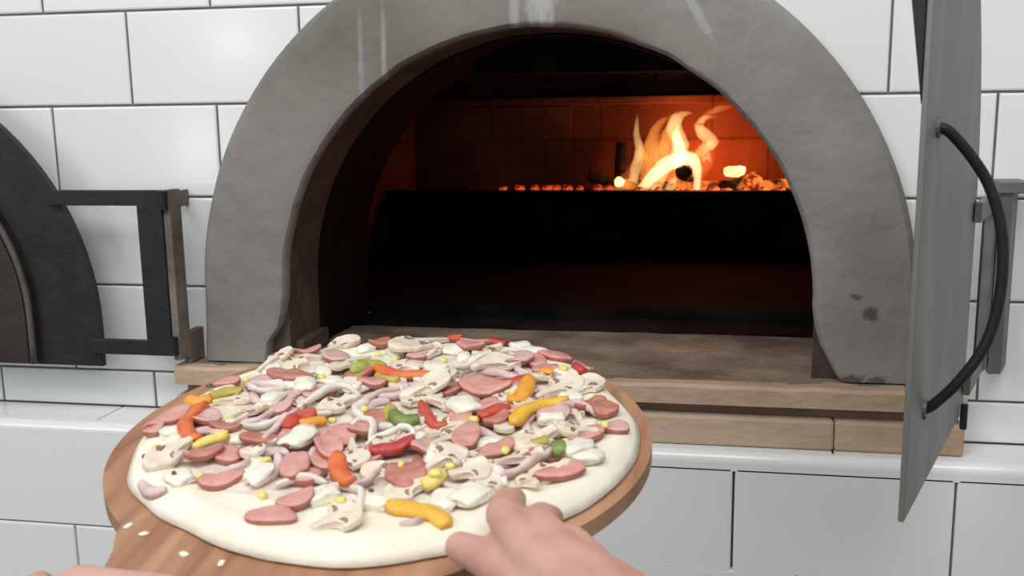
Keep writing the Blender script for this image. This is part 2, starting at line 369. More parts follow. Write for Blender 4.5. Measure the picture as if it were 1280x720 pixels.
# hearth slab in front of and under the arch
HL, HR = 0.092, 0.922
bm = bmesh.new(); NX, NY = 150, 40
def hz(x, y): return 0.0195 + 0.0014 * noise.noise((x * 26, y * 26, 1)) - 0.0035 * max(0, (-0.041 - y) / 0.004) ** 2
cols = []
for i in range(NX + 1):
    x = HL + (HR - HL) * i / NX; col = [bm.verts.new((x, -0.0448, -0.001))]
    for j in range(NY + 1):
        y = -0.045 + 0.32 * (j / NY) ** 1.25; col.append(bm.verts.new((x, y, hz(x, y))))
    col.append(bm.verts.new((x, 0.275, -0.001))); cols.append(col)
for a, b in zip(cols, cols[1:]):
    for k in range(len(a) - 1): bm.faces.new((a[k], b[k], b[k + 1], a[k + 1]))
    bm.faces.new((a[-1], b[-1], b[0], a[0]))
bm.faces.new(cols[0]); bm.faces.new(cols[-1][::-1])
hs = part('hearth_slab', bm, [M['hearth_top'], M['hearth_front']], oven)
for f in hs.data.polygons:
    q = f.center
    if q.y < -0.027 + 0.016 * noise.noise((q.x * 30, q.y * 60, 7)): f.material_index = 1
bm = bmesh.new(); box(bm, HL + 0.006, HR - 0.004, -0.028, 0.030, -0.0135, -0.0005)
part('mortar_joint', bm, M['hearth_groove'], oven)
bm = bmesh.new()
xs = [HL, 0.33, 0.565, 0.80, HR]
for a, b in zip(xs, xs[1:]): box(bm, a, b - 0.0006, -0.046, 0.030, -0.0438, -0.0130, 0.003)
part('hearth_brick', bm, M['hearth_front'], oven)

# ------------------------------------------------------------------ oven doors
# left leaf, folded back flat against the tiles: we see its sooty inside
def leaf_outline(w, r, cs, cz, zb, n=22):
    """(s, z): s = 0 at the curved edge's foot, s = w at the straight meeting edge"""
    P = [(0.0, zb)]
    amax = math.acos(max(-1, min(1, (cs - w) / r)))
    P += [(cs - r * math.cos(a), cz + r * math.sin(a)) for a in [amax * i / n for i in range(n + 1)]]
    P.append((w, zb)); return P
lx = 0.006
ld = empty('oven_door', (0.105, -0.045, 0.03), 'black iron oven door leaf folded open against the tiles left of the arch', 'oven door')
bpy.context.view_layer.update()
def L2(pts, y): return [(lx - s, y, z) for s, z in pts]
bm = bmesh.new(); prism(bm, L2(leaf_outline(0.285, 0.30, 0.30, 0.062, 0.017), -0.046), (0, 0.008, 0), 0.0012)
part('leaf', bm, M['black_iron'], ld)
bm = bmesh.new()
pl = leaf_outline(0.19, 0.205, 0.205, 0.074, 0.019)
prism(bm, L2([(s + 0.086, z) for s, z in pl], -0.0445), (0, -0.010, 0), 0.002)
panel = part('insulation_panel', bm, M['brown_iron'], ld, label='brown sooty inner panel')
bm = bmesh.new()
rim = leaf_outline(0.19, 0.211, 0.209, 0.074, 0.018)
sweep(bm, L2([(s + 0.082, z) for s, z in ([(rim[1][0], 0.020), (rim[1][0], 0.045)] + rim[1:-1])], -0.054), 0.0036, 8)
sub('panel_rim', bm, M['lip_iron'], panel, True)
bm = bmesh.new()
box(bm, -0.040, 0.096, -0.052, -0.046, 0.199, 0.2158, 0.001); box(bm, -0.002, 0.096, -0.052, -0.046, 0.033, 0.050, 0.001)
box(bm, 0.0665, 0.096, -0.0525, -0.0455, 0.033, 0.2158, 0.001)
lbr = part('hinge_bracket', bm, M['black_iron'], ld)
bm = bmesh.new(); prism(bm, [(0.0965, -0.050, 0.028), (0.1045, -0.050, 0.028), (0.1065, -0.030, 0.028), (0.0985, -0.030, 0.028)], (0, 0, 0.188), 0.001)
prism(bm, [(0.0985, -0.031, 0.020), (0.1065, -0.031, 0.020), (0.1070, 0.004, 0.020), (0.0985, 0.004, 0.020)], (0, 0, 0.036), 0.001)
prism(bm, [(0.0975, -0.031, 0.195), (0.1020, -0.031, 0.195), (0.1000, 0.004, 0.195), (0.0950, 0.004, 0.195)], (0, 0, 0.018), 0.001)
part('hinge_post', bm, M['rust_iron'], ld)
for z0 in (0.195, 0.035):
    bm = bmesh.new(); sweep(bm, [(0.0985, -0.0525, z0), (0.0985, -0.0525, z0 + 0.020)], 0.0048, 14); sub('hinge_knuckle', bm, M['black_iron'], lbr)

# right leaf, swung open towards the cook: we see its outside at a glancing angle
A = Vector((0.897, -0.125, 0)); B = Vector((0.7976, -0.3877, 0)); E = (B - A).normalized(); NN = Vector((-E.y, E.x, 0))
rd = empty('oven_door', (0.932, -0.031, 0.027), 'grey steel oven door leaf swung open right of the arch, with bow handle', 'oven door')
bpy.context.view_layer.update()
def W(s, z, n=0.0):
    p = A + E * s + NN * n; return (p.x, p.y, z)
out = leaf_outline(0.2809, 0.30, 0.30, 0.190, 0.027)
bm = bmesh.new(); prism(bm, [W(s, z, -0.004) for s, z in out], NN * 0.004, 0.0008)
part('leaf', bm, M['steel'], rd)
bm = bmesh.new()
zt = 0.478
prism(bm, [W(0.2805, 0.296, -0.0045), W(0.2805, zt, -0.0045), W(0.2805, zt, -0.028), W(0.2805, 0.40, -0.019), W(0.2805, 0.345, -0.0112)], -E * 0.006, 0.0006)
part('edge_flange', bm, M['black_iron'], rd, label='dark flange bent from the upper free edge')
bm = bmesh.new()
hp = [(0.240, 0.281, 0.0), (0.237, 0.278, 0.007), (0.230, 0.262, 0.020), (0.224, 0.243, 0.031), (0.221, 0.218, 0.039), (0.220, 0.192, 0.042), (0.219, 0.162, 0.0405), (0.220, 0.135, 0.034), (0.222, 0.110, 0.020), (0.224, 0.093, 0.006), (0.2243, 0.0885, 0.0)]
sweep(bm, smooth_path([W(*p) for p in hp], 60), 0.0037, 12)
bow = part('bow_handle', bm, M['black_iron'], rd, smooth=True)
for (s, z) in ((0.240, 0.281), (0.2243, 0.0885)):
    bm = bmesh.new(); sweep(bm, [W(s, z, -0.001), W(s, z, 0.002)], 0.007, 14); sub('handle_foot', bm, M['hinge_steel'], bow)
bm = bmesh.new()
for z0, z1 in ((0.197, 0.214), (0.047, 0.064)):
    prism(bm, [W(0.022, z0, 0.001), W(0.022, z1, 0.001), W(-0.098, z1, 0.001), W(-0.098, z0, 0.001)], NN * 0.006, 0.0008)
prism(bm, [W(-0.070, 0.047, 0.000), W(-0.070, 0.214, 0.000), W(-0.098, 0.214, 0.000), W(-0.098, 0.047, 0.000)], NN * 0.008, 0.0008)
part('hinge_bracket', bm, M['hinge_steel'], rd)
bm = bmesh.new()
sweep(bm, [(0.934, -0.031, 0.045), (0.934, -0.031, 0.205)], 0.0065, 14)
part('hinge_pin', bm, M['black_iron'], rd, smooth=True)
bm = bmesh.new(); prism(bm, [(0.940, -0.036, 0.038), (0.952, -0.036, 0.038), (0.968, 0.004, 0.038), (0.944, 0.004, 0.038)], (0, 0, 0.182), 0.001)
box(bm, 0.938, 0.966, -0.040, 0.003, 0.2125, 0.2235, 0.001)
part('hinge_plate', bm, M['hinge_steel'], rd)
bm = bmesh.new(); sweep(bm, [W(0.026, 0.018, 0.004), W(0.026, 0.040, 0.004)], 0.003, 10)
part('drop_pin', bm, M['black_iron'], rd)

# ------------------------------------------------------------------ fire
def log(path, rad, label, end_emit=None, mats=None):
    bm = bmesh.new(); P = smooth_path(path, 9); sweep(bm, P, [rad * (0.92 + 0.16 * rnd.random()) for _ in P], 12)
    jitter(bm, rad * 0.22, 60, rnd.random() * 9)
    o = obj('firewood_log', bm, mats or M['char']); return tag(o, label, 'firewood', 'logs burning in the oven')
M['ember'] = emit('glowing_ember', (1.0, 0.20, 0.03), 1.6, (0.12, 0.012, 0.004), 70)
M['ember_dim'] = emit('dim_ember', (1.0, 0.10, 0.02), 0.8, (0.05, 0.005, 0.002), 70)
M['ember_hot'] = emit('white_hot_wood', (1.0, 0.66, 0.30), 2.6, (1.0, 0.42, 0.12), 80)
M['ember_log'] = emit('burning_log_bark', (0.9, 0.17, 0.03), 1.3, (0.03, 0.006, 0.003), 45)
log([(0.450, 0.955, 0.165), (0.520, 0.985, 0.139)], 0.012, 'thin charred log slanting left of the flames')
log([(0.505, 1.035, 0.131), (0.512, 1.045, 0.225)], 0.014, 'charred billet standing upright behind the flames on the left')
log([(0.636, 0.930, 0.170), (0.650, 1.03, 0.160)], 0.016, 'round log with black end lying in the middle of the flames')
log([(0.575, 0.950, 0.139), (0.700, 0.960, 0.139)], 0.013, 'burning log lying crosswise under the round log', mats=M['ember_log'])
log([(0.712, 0.945, 0.140), (0.752, 1.02, 0.140)], 0.015, 'short charred log under the white hot block at the right')
log([(0.775, 0.955, 0.138), (0.850, 1.00, 0.144)], 0.013, 'charred log by the right oven wall with red glow', mats=M['ember_log'])
def chunk(name, c, size, material, seed, sub=1):
    bm = bmesh.new(); bmesh.ops.create_icosphere(bm, subdivisions=2, radius=1.0)
    for v in bm.verts:
        q = v.co.copy(); m_ = max(abs(q.x), abs(q.y), abs(q.z)); v.co = (q * 0.4 + q / m_ * 0.6)
        v.co = Vector((v.co.x * size[0], v.co.y * size[1], v.co.z * size[2]))
    jitter(bm, min(size) * 0.45, 0.9 / max(size), seed)
    o = obj(name, bm, material, smooth=False); o.location = c; return o
tag(chunk('ember', (0.732, 0.965, 0.170), (0.020, 0.014, 0.012), M['ember_hot'], 3), 'white hot wood block right of the flames', 'ember', 'embers on the fire bed')
tag(chunk('ember', (0.768, 0.945, 0.150), (0.016, 0.013, 0.017), M['ember'], 5), 'big orange ember right of the white hot block', 'ember', 'embers on the fire bed')
tag(chunk('ember', (0.512, 0.935, 0.152), (0.009, 0.009, 0.009), M['ember_hot'], 9), 'small white hot ember at the left foot of the flames', 'ember', 'embers on the fire bed')
ER = random.Random(11)
for i in range(10):
    x = 0.555 + i * 0.033 + ER.uniform(-.006, .006)
    o = chunk('ember', (x, ER.uniform(0.912, 0.928), 0.1335), (ER.uniform(.008, .014), .009, ER.uniform(.008, .012)), M['ember'], i * 1.3)
    tag(o, 'glowing orange ember in the row at the front under the flames', 'ember', 'embers in a row under the flames')
for i in range(9):
    x = 0.285 + i * 0.026 + ER.uniform(-.006, .006)
    o = chunk('ember', (x, ER.uniform(0.915, 0.95), 0.1355), (ER.uniform(.008, .013), .009, ER.uniform(.009, .014)), M['ember_dim'], 20 + i * 1.7)
    tag(o, 'dim red ember in the dying row left of the flames', 'ember', 'dying embers on the left of the fire bed')

M['fl_orange'] = flame_mat('flame_orange', (1.0, 0.34, 0.07), 22)
M['fl_yellow'] = flame_mat('flame_yellow', (1.0, 0.55, 0.20), 34)
M['fl_hot'] = flame_mat('flame_hot', (1.0, 0.68, 0.32), 62)
M['fl_haze'] = flame_mat('flame_haze', (1.0, 0.25, 0.05), 7)
fire = empty('fire', (0.62, 0.97, 0.126), 'wood fire with curling yellow flames burning at the back right of oven', 'fire')
bpy.context.view_layer.update()
def px(u, v, y=0.975):   # flame sketch units (1/640 m) to oven metres
    return (0.5445 + (u - 797) * 0.001548, y, 0.284 - (v - 142) * 0.001592)
def flame(pts, rr, m, y=0.975):
    bm = bmesh.new(); path = smooth_path([px(u, v, y + 0.012 * math.sin(i * 1.9)) for i, (u, v) in enumerate(pts)], 18)
    n = len(path); k = len(rr)
    rads = []
    for i in range(n):
        t = i / (n - 1) * (k - 1); j = min(int(t), k - 2); rads.append((rr[j] + (rr[j + 1] - rr[j]) * (t - j)) * 0.00157)
    sweep(bm, path, rads, 12, up=Vector((0, 1, 0))); jitter(bm, 0.0032, 55, len(pts) + pts[0][0])
    part('flame_tongue', bm, M[m], fire, smooth=True)
flame([(792, 226), (796, 204), (800, 186), (796, 166), (797, 142)], [6, 7, 6, 4.5, 0.6], 'fl_yellow')
flame([(800, 215), (806, 200), (803, 186), (800, 172)], [3, 5, 4, 0.6], 'fl_orange', 0.96)
flame([(806, 226), (812, 198), (814, 178), (822, 158), (837, 145)], [7, 10, 9, 6, 0.8], 'fl_orange', 0.99)
flame([(826, 215), (828, 195), (832, 178), (834, 162), (842, 150)], [8, 10, 8, 5, 0.6], 'fl_orange', 1.0)
flame([(852, 214), (848, 197), (851, 180), (843, 162), (848, 146), (866, 141)], [7, 10, 11, 10, 7, 1], 'fl_yellow', 0.98)
flame([(853, 202), (850, 184), (845, 168), (848, 154)], [5, 7, 6, 1], 'fl_hot', 0.97)
flame([(802, 237), (814, 222), (829, 207), (847, 199), (866, 198), (873, 216), (872, 236)], [6, 8, 9, 10, 9, 6, 5], 'fl_hot', 0.935)
flame([(818, 237), (825, 224), (835, 210), (850, 202)], [6, 7, 6, 2], 'fl_yellow', 0.925)
flame([(838, 236), (842, 226), (846, 220)], [6, 6, 2], 'fl_yellow', 0.92)
flame([(866, 205), (878, 187), (890, 178), (878, 167), (874, 157), (881, 149), (896, 147)], [4, 6, 9, 8, 6, 4, 0.8], 'fl_yellow', 0.985)
flame([(878, 200), (884, 192), (888, 200)], [3, 5, 2], 'fl_yellow', 0.95)
flame([(876, 153), (886, 144), (899, 138), (918, 133)], [2, 4.5, 4, 0.7], 'fl_orange', 0.985)
flame([(822, 236), (830, 205), (836, 175), (838, 155)], [20, 24, 16, 3], 'fl_haze', 1.01)
flame([(845, 238), (862, 215), (880, 196), (890, 176)], [20, 22, 16, 3], 'fl_haze', 1.01)
flame([(780, 238), (786, 222), (792, 206)], [12, 11, 2], 'fl_haze', 0.95)
flame([(768, 237), (778, 229), (790, 227), (804, 233)], [4, 6, 7, 4], 'fl_orange', 0.93)
flame([(925, 236), (938, 222), (942, 212)], [6, 8, 1], 'fl_orange', 0.95)
pl_ = bpy.data.lights.new('fire_light', 'POINT'); pl_.energy = 3.4; pl_.color = (1.0, 0.115, 0.014); pl_.shadow_soft_size = 0.05
plo = bpy.data.objects.new('fire_light', pl_); COL.objects.link(plo); plo.location = (0.66, 0.985, 0.185)

# ------------------------------------------------------------------ peel and pizza (tilted towards the cook)
PM = Matrix(((0.99995635, 0.0, 0.00934352, 0.4624), (0.00101777, 0.9940497, -0.10892272, -0.4203), (-0.00928792, 0.10892748, 0.99400631, 0.0929), (0, 0, 0, 1)))
peel_pts = [(-0.005 + 0.178 * math.cos(a), 0.178 * math.sin(a)) for a in [R(-62) + R(290) * i / 90 for i in range(91)]]
neck = [Vector((x, y, 0)) for x, y in ((-0.1175, -0.1385), (-0.1125, -0.145), (-0.1090, -0.153), (-0.1070, -0.163), (-0.1050, -0.175), (-0.0990, -0.190), (-0.0890, -0.206), (-0.0760, -0.224), (-0.0640, -0.243), (-0.0550, -0.265), (-0.0500, -0.290), (-0.0470, -0.33), (-0.042, -0.375))]
hand_end = [(-0.042 + 0.016 - 0.016 * math.cos(a), -0.375 - 0.016 * math.sin(a), 0) for a in [math.pi * i / 10 for i in range(1, 10)]]
neck_r = smooth_path([(x, y, 0) for x, y in ((-0.010, -0.375), (-0.006, -0.33), (0.0, -0.275), (0.020, -0.232), (0.048, -0.196), (0.0715, -0.166))], 24)
pts = peel_pts + [(p[0], p[1]) for p in neck] + [(p[0], p[1]) for p in hand_end] + [(p[0], p[1]) for p in neck_r]
bm = bmesh.new(); prism(bm, [(x, y, -0.0205) for x, y in pts], (0, 0, 0.0105), 0.003, 3)
peel = obj('pizza_peel', bm, M['wood']); peel.matrix_world = PM
tag(peel, 'round reddish brown wooden pizza peel carrying the raw pizza', 'pizza peel')

DO = [(9.0, 0.1648), (26.4, 0.1611), (49.1, 0.1669), (69.1, 0.1685), (90.5, 0.1644), (104.4, 0.1632), (120.6, 0.1622), (144.4, 0.163), (165.0, 0.1618), (181.3, 0.1634), (191.9, 0.1674), (202.6, 0.1663), (214.7, 0.168), (229.0, 0.1639), (242.0, 0.1611), (258.1, 0.1646), (278.5, 0.168), (297.0, 0.1639), (306.0, 0.1656), (318.6, 0.1649), (328.5, 0.1655), (341.1, 0.1655), (354.0, 0.1657)]
def dough_r(a):
    a = a % 360; n = len(DO)
    for i in range(n):
        a0, r0 = DO[i]; a1, r1 = DO[(i + 1) % n]
        if i == n - 1: a1 += 360
        aa = a + 360 if (i == n - 1 and a < a0) else a
        if a0 <= aa <= a1:
            t = (aa - a0) / (a1 - a0); t = t * t * (3 - 2 * t); return r0 + (r1 - r0) * t
    return 0.165
def top_h(x, y):
    """height of the dough surface in pizza coordinates"""
    r = math.hypot(x, y) / dough_r(math.degrees(math.atan2(y, x)))
    h = -0.0015 + 0.0022 * math.exp(-((r - 0.90) / 0.055) ** 2) + 0.0012 * noise.noise((x * 38, y * 38, 2))
    if r > 0.93: h -= 0.0065 * min(1, ((r - 0.93) / 0.07)) ** 2
    return h
pizza = empty('pizza', PM, 'raw round pizza covered in toppings on the wooden peel', 'pizza')
def disc(rings, segs, zf, rf, skirt):
    bm = bmesh.new(); c = bm.verts.new((0, 0, zf(0, 0))); prev = None
    for i in range(1, rings + 1):
        row = []
        for k in range(segs):
            a = 2 * math.pi * k / segs; r = rf(math.degrees(a)) * (i / rings) ** 0.85
            x, y = r * math.cos(a), r * math.sin(a); row.append(bm.verts.new((x, y, zf(x, y))))
        for k in range(segs):
            if prev: bm.faces.new((prev[k], row[k], row[(k + 1) % segs], prev[(k + 1) % segs]))
            else: bm.faces.new((c, row[k], row[(k + 1) % segs]))
        prev = row
    low = [bm.verts.new((v.co.x * 0.985, v.co.y * 0.985, skirt)) for v in prev]
    for k in range(segs): bm.faces.new((prev[k], low[k], low[(k + 1) % segs], prev[(k + 1) % segs]))
    bm.faces.new(low[::-1]); return bm
d = obj('dough_base', disc(34, 150, top_h, dough_r, -0.0098), M['dough'], pizza, smooth=True)
def cream_r(a): return 0.138 + 0.010 * noise.noise((math.cos(R(a)) * 2.2, math.sin(R(a)) * 2.2, 4)) - 0.018 * max(0, math.cos(R(a - 285))) ** 2
def cream_z(x, y):
    r = math.hypot(x, y); e = min(1, max(0, (cream_r(math.degrees(math.atan2(y, x))) - r) / 0.012))
    return top_h(x, y) - 0.0008 + e * (0.0022 + 0.0016 * noise.noise((x * 75, y * 75, 9)))
c = obj('cheese_layer', disc(40, 130, cream_z, cream_r, -0.004), M['cream'], pizza, smooth=True)

# ---- toppings, each piece laid on what already lies there
CELL = 0.002; NG = 180
HM = [[0.0] * NG for _ in range(NG)]
for i in range(NG):
    for j in range(NG):
        x, y = (i - NG / 2) * CELL, (j - NG / 2) * CELL
        HM[i][j] = max(top_h(x, y), cream_z(x, y) if math.hypot(x, y) < 0.15 else -1)
def cell(x, y): return max(0, min(NG - 1, int(round(x / CELL + NG / 2)))), max(0, min(NG - 1, int(round(y / CELL + NG / 2))))
def lay(name, bm, mats, x, y, smooth=True, sink=0.0006, drape=0.75):
    """drop the piece (built round the origin, underside at z = 0) at x, y of the pizza and bend it over the pile"""
    bmesh.ops.recalc_face_normals(bm, faces=bm.faces)
    foot = {}
    for v in bm.verts:
        ij = cell(v.co.x + x, v.co.y + y); foot[ij] = max(foot.get(ij, -1), v.co.z)
    hs = [HM[i][j] for i, j in foot]; top = sorted(hs)[int(len(hs) * 0.85)] if hs else 0
    def h(xx, yy):
        i, j = cell(xx, yy); s = 0; n = 0
        for a in (-2, -1, 0, 1, 2):
            for b in (-2, -1, 0, 1, 2):
                s += HM[max(0, min(NG - 1, i + a))][max(0, min(NG - 1, j + b))]; n += 1
        return s / n
    base = top - sink
    ta, tb = TR.uniform(-.2, .2), TR.uniform(-.2, .2)
    if kind_tilt[0]:
        for v in bm.verts: v.co.z += v.co.x * ta + v.co.y * tb
        lo_ = min(v.co.z for v in bm.verts); base -= lo_ * 0.6
    for v in bm.verts:
        hh = h(v.co.x + x, v.co.y + y); v.co.z += drape * (min(hh, top + 0.001) - top)
    for v in bm.verts:
        i, j = cell(v.co.x + x, v.co.y + y); HM[i][j] = max(HM[i][j], base + v.co.z)
    o = obj(name, bm, mats, smooth=smooth, recalc=False); o.matrix_world = PM @ Matrix.Translation((x, y, base)); return o
TR = random.Random(21); kind_tilt = [False]
def m_pepper(path, w, th=0.0034):
    P = smooth_path([(x, y, 0) for x, y in path], 18); cx = sum(p.x for p in P) / len(P); cy = sum(p.y for p in P) / len(P)
    bm = bmesh.new(); rings = []; n = len(P)
    for i, p in enumerate(P):
        t = (P[min(i + 1, n - 1)] - P[max(i - 1, 0)]).normalized(); s = Vector((-t.y, t.x, 0))
        e = min(1.0, 0.55 + 0.45 * min(i, n - 1 - i) / 2.0); hw = w * 0.5 * e
        prof = [(-1, 0.0), (-1.0, 0.75), (-0.6, 1.15), (0, 1.3), (0.6, 1.15), (1.0, 0.75), (1, 0.0), (0.5, 0.12), (0, 0.2), (-0.5, 0.12)]
        rings.append([bm.verts.new((p.x - cx + s.x * a * hw, p.y - cy + s.y * a * hw, b * th)) for a, b in prof])
    for a, b in zip(rings, rings[1:]):
        for k in range(10): bm.faces.new((a[k], a[(k + 1) % 10], b[(k + 1) % 10], b[k]))
    bm.faces.new(rings[0][::-1]); bm.faces.new(rings[-1]); return bm, cx, cy
def m_disc(a, b, ang, th, wob=0.06, seed=0.0, curl=0.0):
    """oval slice with a casing rim; material 1 on the rim"""
    bm = bmesh.new(); n = 30; rings = []
    for f, z in ((0.0, 0), (0.6, 0), (0.93, 0.0), (1.0, 0.25), (1.0, 0.8), (0.94, 1.0), (0.6, 1.02), (0.0, 1.03)):
        if f == 0.0: rings.append([bm.verts.new((0, 0, z * th))]); continue
        row = []
        for k in range(n):
            t = 2 * math.pi * k / n; rr = f * (1 + wob * noise.noise((math.cos(t) * 1.5, math.sin(t) * 1.5, seed)))
            x, y = a * rr * math.cos(t), b * rr * math.sin(t)
            row.append(bm.verts.new((x * math.cos(ang) - y * math.sin(ang), x * math.sin(ang) + y * math.cos(ang), z * th + curl * (f * math.cos(t)) ** 2)))
        rings.append(row)
    for p, q in zip(rings, rings[1:]):
        for k in range(n):
            if len(p) == 1: f_ = bm.faces.new((p[0], q[k], q[(k + 1) % n]))
            elif len(q) == 1: f_ = bm.faces.new((p[k], q[0], p[(k + 1) % n]))
            else: f_ = bm.faces.new((p[k], q[k], q[(k + 1) % n], p[(k + 1) % n]))
            if p in rings[2:5] and q in rings[3:5]: f_.material_index = 1
    return bm
def m_mush(L, w, ang, th, seed):
    """lengthwise mushroom slice: domed cap and stem, brown gills showing on the face (material 1)"""
    out = []; cap = w * 0.5
    for i in range(15):
        t = math.pi * i / 14; out.append((cap * math.cos(t), L * 0.08 + L * 0.42 * math.sin(t) ** 0.8))
    out += [(-cap * 0.92, -L * 0.02), (-cap * 0.55, L * 0.02), (-cap * 0.30, -L * 0.06), (-cap * 0.26, -L * 0.42), (-cap * 0.16, -L * 0.5), (cap * 0.16, -L * 0.5), (cap * 0.26, -L * 0.42), (cap * 0.30, -L * 0.06), (cap * 0.55, L * 0.02), (cap * 0.92, -L * 0.02)]
    ca, sa = math.cos(ang), math.sin(ang)
    def pt(x, y, z): return (x * ca - y * sa, x * sa + y * ca, z)
    bm = bmesh.new()
    prism(bm, [pt(x, y, 0) for x, y in out], (0, 0, th), th * 0.25, 2)
    for sx in (-1, 1):
        g = [(sx * cap * 0.34, L * 0.0), (sx * cap * 0.34, L * 0.10), (sx * cap * 0.60, L * 0.13), (sx * cap * 0.82, L * 0.09), (sx * cap * 0.80, L * 0.045), (sx * cap * 0.58, L * 0.05)]
        old = set(bm.faces); prism(bm, [pt(x, y, th * 0.7) for x, y in g], (0, 0, th * 0.42))
        for f_ in bm.faces:
            if f_ not in old: f_.material_index = 1
    for v in bm.verts: v.co.z += 0.0012 * noise.noise((v.co.x * 90, v.co.y * 90, seed))
    bmesh.ops.triangulate(bm, faces=[f for f in bm.faces if len(f.verts) > 4])
    return bm
def m_onion(path, w, closed=False):
    P = path if closed else smooth_path([(x, y, 0) for x, y in path], 22)
    cx = sum(p[0] for p in P) / len(P); cy = sum(p[1] for p in P) / len(P); n = len(P); bm = bmesh.new(); rings = []
    for i in range(n):
        p = Vector(P[i]); q0 = Vector(P[(i - 1) % n] if closed else P[max(i - 1, 0)]); q1 = Vector(P[(i + 1) % n] if closed else P[min(i + 1, n - 1)])
        t = (q1 - q0).normalized(); s = Vector((-t.y, t.x, 0)); e = 1 if closed else (0.35 + 0.65 * math.sin(math.pi * (i + 0.6) / (n + 0.2)) ** 0.5)
        prof = [(-0.5, 0.0), (-0.5, 0.8), (-0.2, 1.0), (0.2, 0.85), (0.5, 0.4), (0.5, 0)]
        rings.append([bm.verts.new((p.x - cx + s.x * a * w * e, p.y - cy + s.y * a * w * e, b * 0.0046 * e)) for a, b in prof])
    m = len(prof); pairs = list(zip(rings, rings[1:])) + ([(rings[-1], rings[0])] if closed else [])
    for a, b in pairs:
        for k in range(m): bm.faces.new((a[k], a[(k + 1) % m], b[(k + 1) % m], b[k]))
    if not closed: bm.faces.new(rings[0][::-1]); bm.faces.new(rings[-1])
    return bm, cx, cy
def m_lump(sx, sy, sz, seed, box_=0.45, amp=0.3):
    bm = bmesh.new(); bmesh.ops.create_icosphere(bm, subdivisions=3, radius=1.0); a = seed * 2.3
    for v in bm.verts:
        q = v.co.copy(); mx = max(abs(q.x), abs(q.y), abs(q.z)); q = q * (1 - box_) + q / mx * box_
        q += noise.noise_vector(q * 1.3 + Vector((seed, -seed, seed * 2))) * amp + noise.noise_vector(q * 3.5 + Vector((seed, 0, 0))) * amp * 0.25
        x, y = q.x * sx, q.y * sy
        v.co = Vector((x * math.cos(a) - y * math.sin(a), x * math.sin(a) + y * math.cos(a), max(0, q.z * sz + sz * 0.75)))
    return bm
NAMES = {'pepper': ('pepper_strip', 'pepper', 'pepper strips on the pizza'), 'sausage': ('sausage_slice', 'sausage slice', 'sausage slices on the pizza'),
         'mushroom': ('mushroom_slice', 'mushroom slice', 'mushroom slices on the pizza'), 'onion': ('onion_slice', 'onion', 'onion slices on the pizza'),
         'cheese': ('cheese_chunk', 'cheese', 'white cheese chunks on the pizza'), 'corn': ('corn_kernel', 'corn', 'corn kernels on the pizza'),
         'olive': ('olive_bit', 'olive', 'dark olive bits on the pizza')}
def topping(kind, col, P, wmm, label):
    P = [(a / 1000, b / 1000) for a, b in P]; w_ = wmm / 1000; sd = TR.random() * 20
    nm, cat, grp = NAMES[kind]
    cx = sum(p[0] for p in P) / len(P); cy = sum(p[1] for p in P) / len(P)
    if kind == 'pepper':
        bm, cx, cy = m_pepper(P, w_ * 1.25, 0.004); o = lay(nm, bm, M['t_' + col], cx, cy, drape=0.5)
    elif kind == 'sausage':
        dx, dy = P[1][0] - P[0][0], P[1][1] - P[0][1]; L = math.hypot(dx, dy); ang = math.atan2(dy, dx)
        o = lay(nm, m_disc(max(L / 2, 0.005), w_ / 2 * 0.92, ang, 0.0042, 0.09, sd, TR.uniform(-.001, .003)), [M['t_' + col], M['t_skin']], cx, cy, drape=0.6)
    elif kind == 'mushroom':
        dx, dy = P[1][0] - P[0][0], P[1][1] - P[0][1]; L = math.hypot(dx, dy); ang = math.atan2(dy, dx) - math.pi / 2 + (math.pi if TR.random() < .5 else 0)
        o = lay(nm, m_mush(L, min(w_ * 0.85, L * 1.0), ang, 0.0042, sd), [M['t_beige'], M['t_gill']], cx, cy, smooth=False, drape=0.7)
    elif kind == 'onion':
        if len(P) == 1:
            c_ = [(w_ * math.cos(t), w_ * 0.95 * math.sin(t), 0) for t in [2 * math.pi * i / 28 for i in range(28)]]
            bm, _, _ = m_onion(c_, 0.005, True)
        else: bm, cx, cy = m_onion(P, w_)
        o = lay(nm, bm, M['t_' + col], cx, cy, drape=0.7)
    elif kind == 'cheese':
        o = lay(nm, m_lump(w_ * TR.uniform(.6, .75), w_ * TR.uniform(.42, .55), min(0.0036, w_ * 0.30), sd), M['t_white'], cx, cy, sink=0.0015, drape=0.3)
    elif kind == 'corn':
        o = lay(nm, m_lump(w_ * 0.62, w_ * 0.5, 0.0023, sd, 0.25, 0.14), M['t_corn'], cx, cy, drape=0.2)
    else:
        o = lay(nm, m_lump(w_ * 0.6, w_ * 0.45, 0.0016, sd, 0.2, 0.2), M['t_olive_dark'], cx, cy, drape=0.2)
    return tag(o, label, cat, grp)

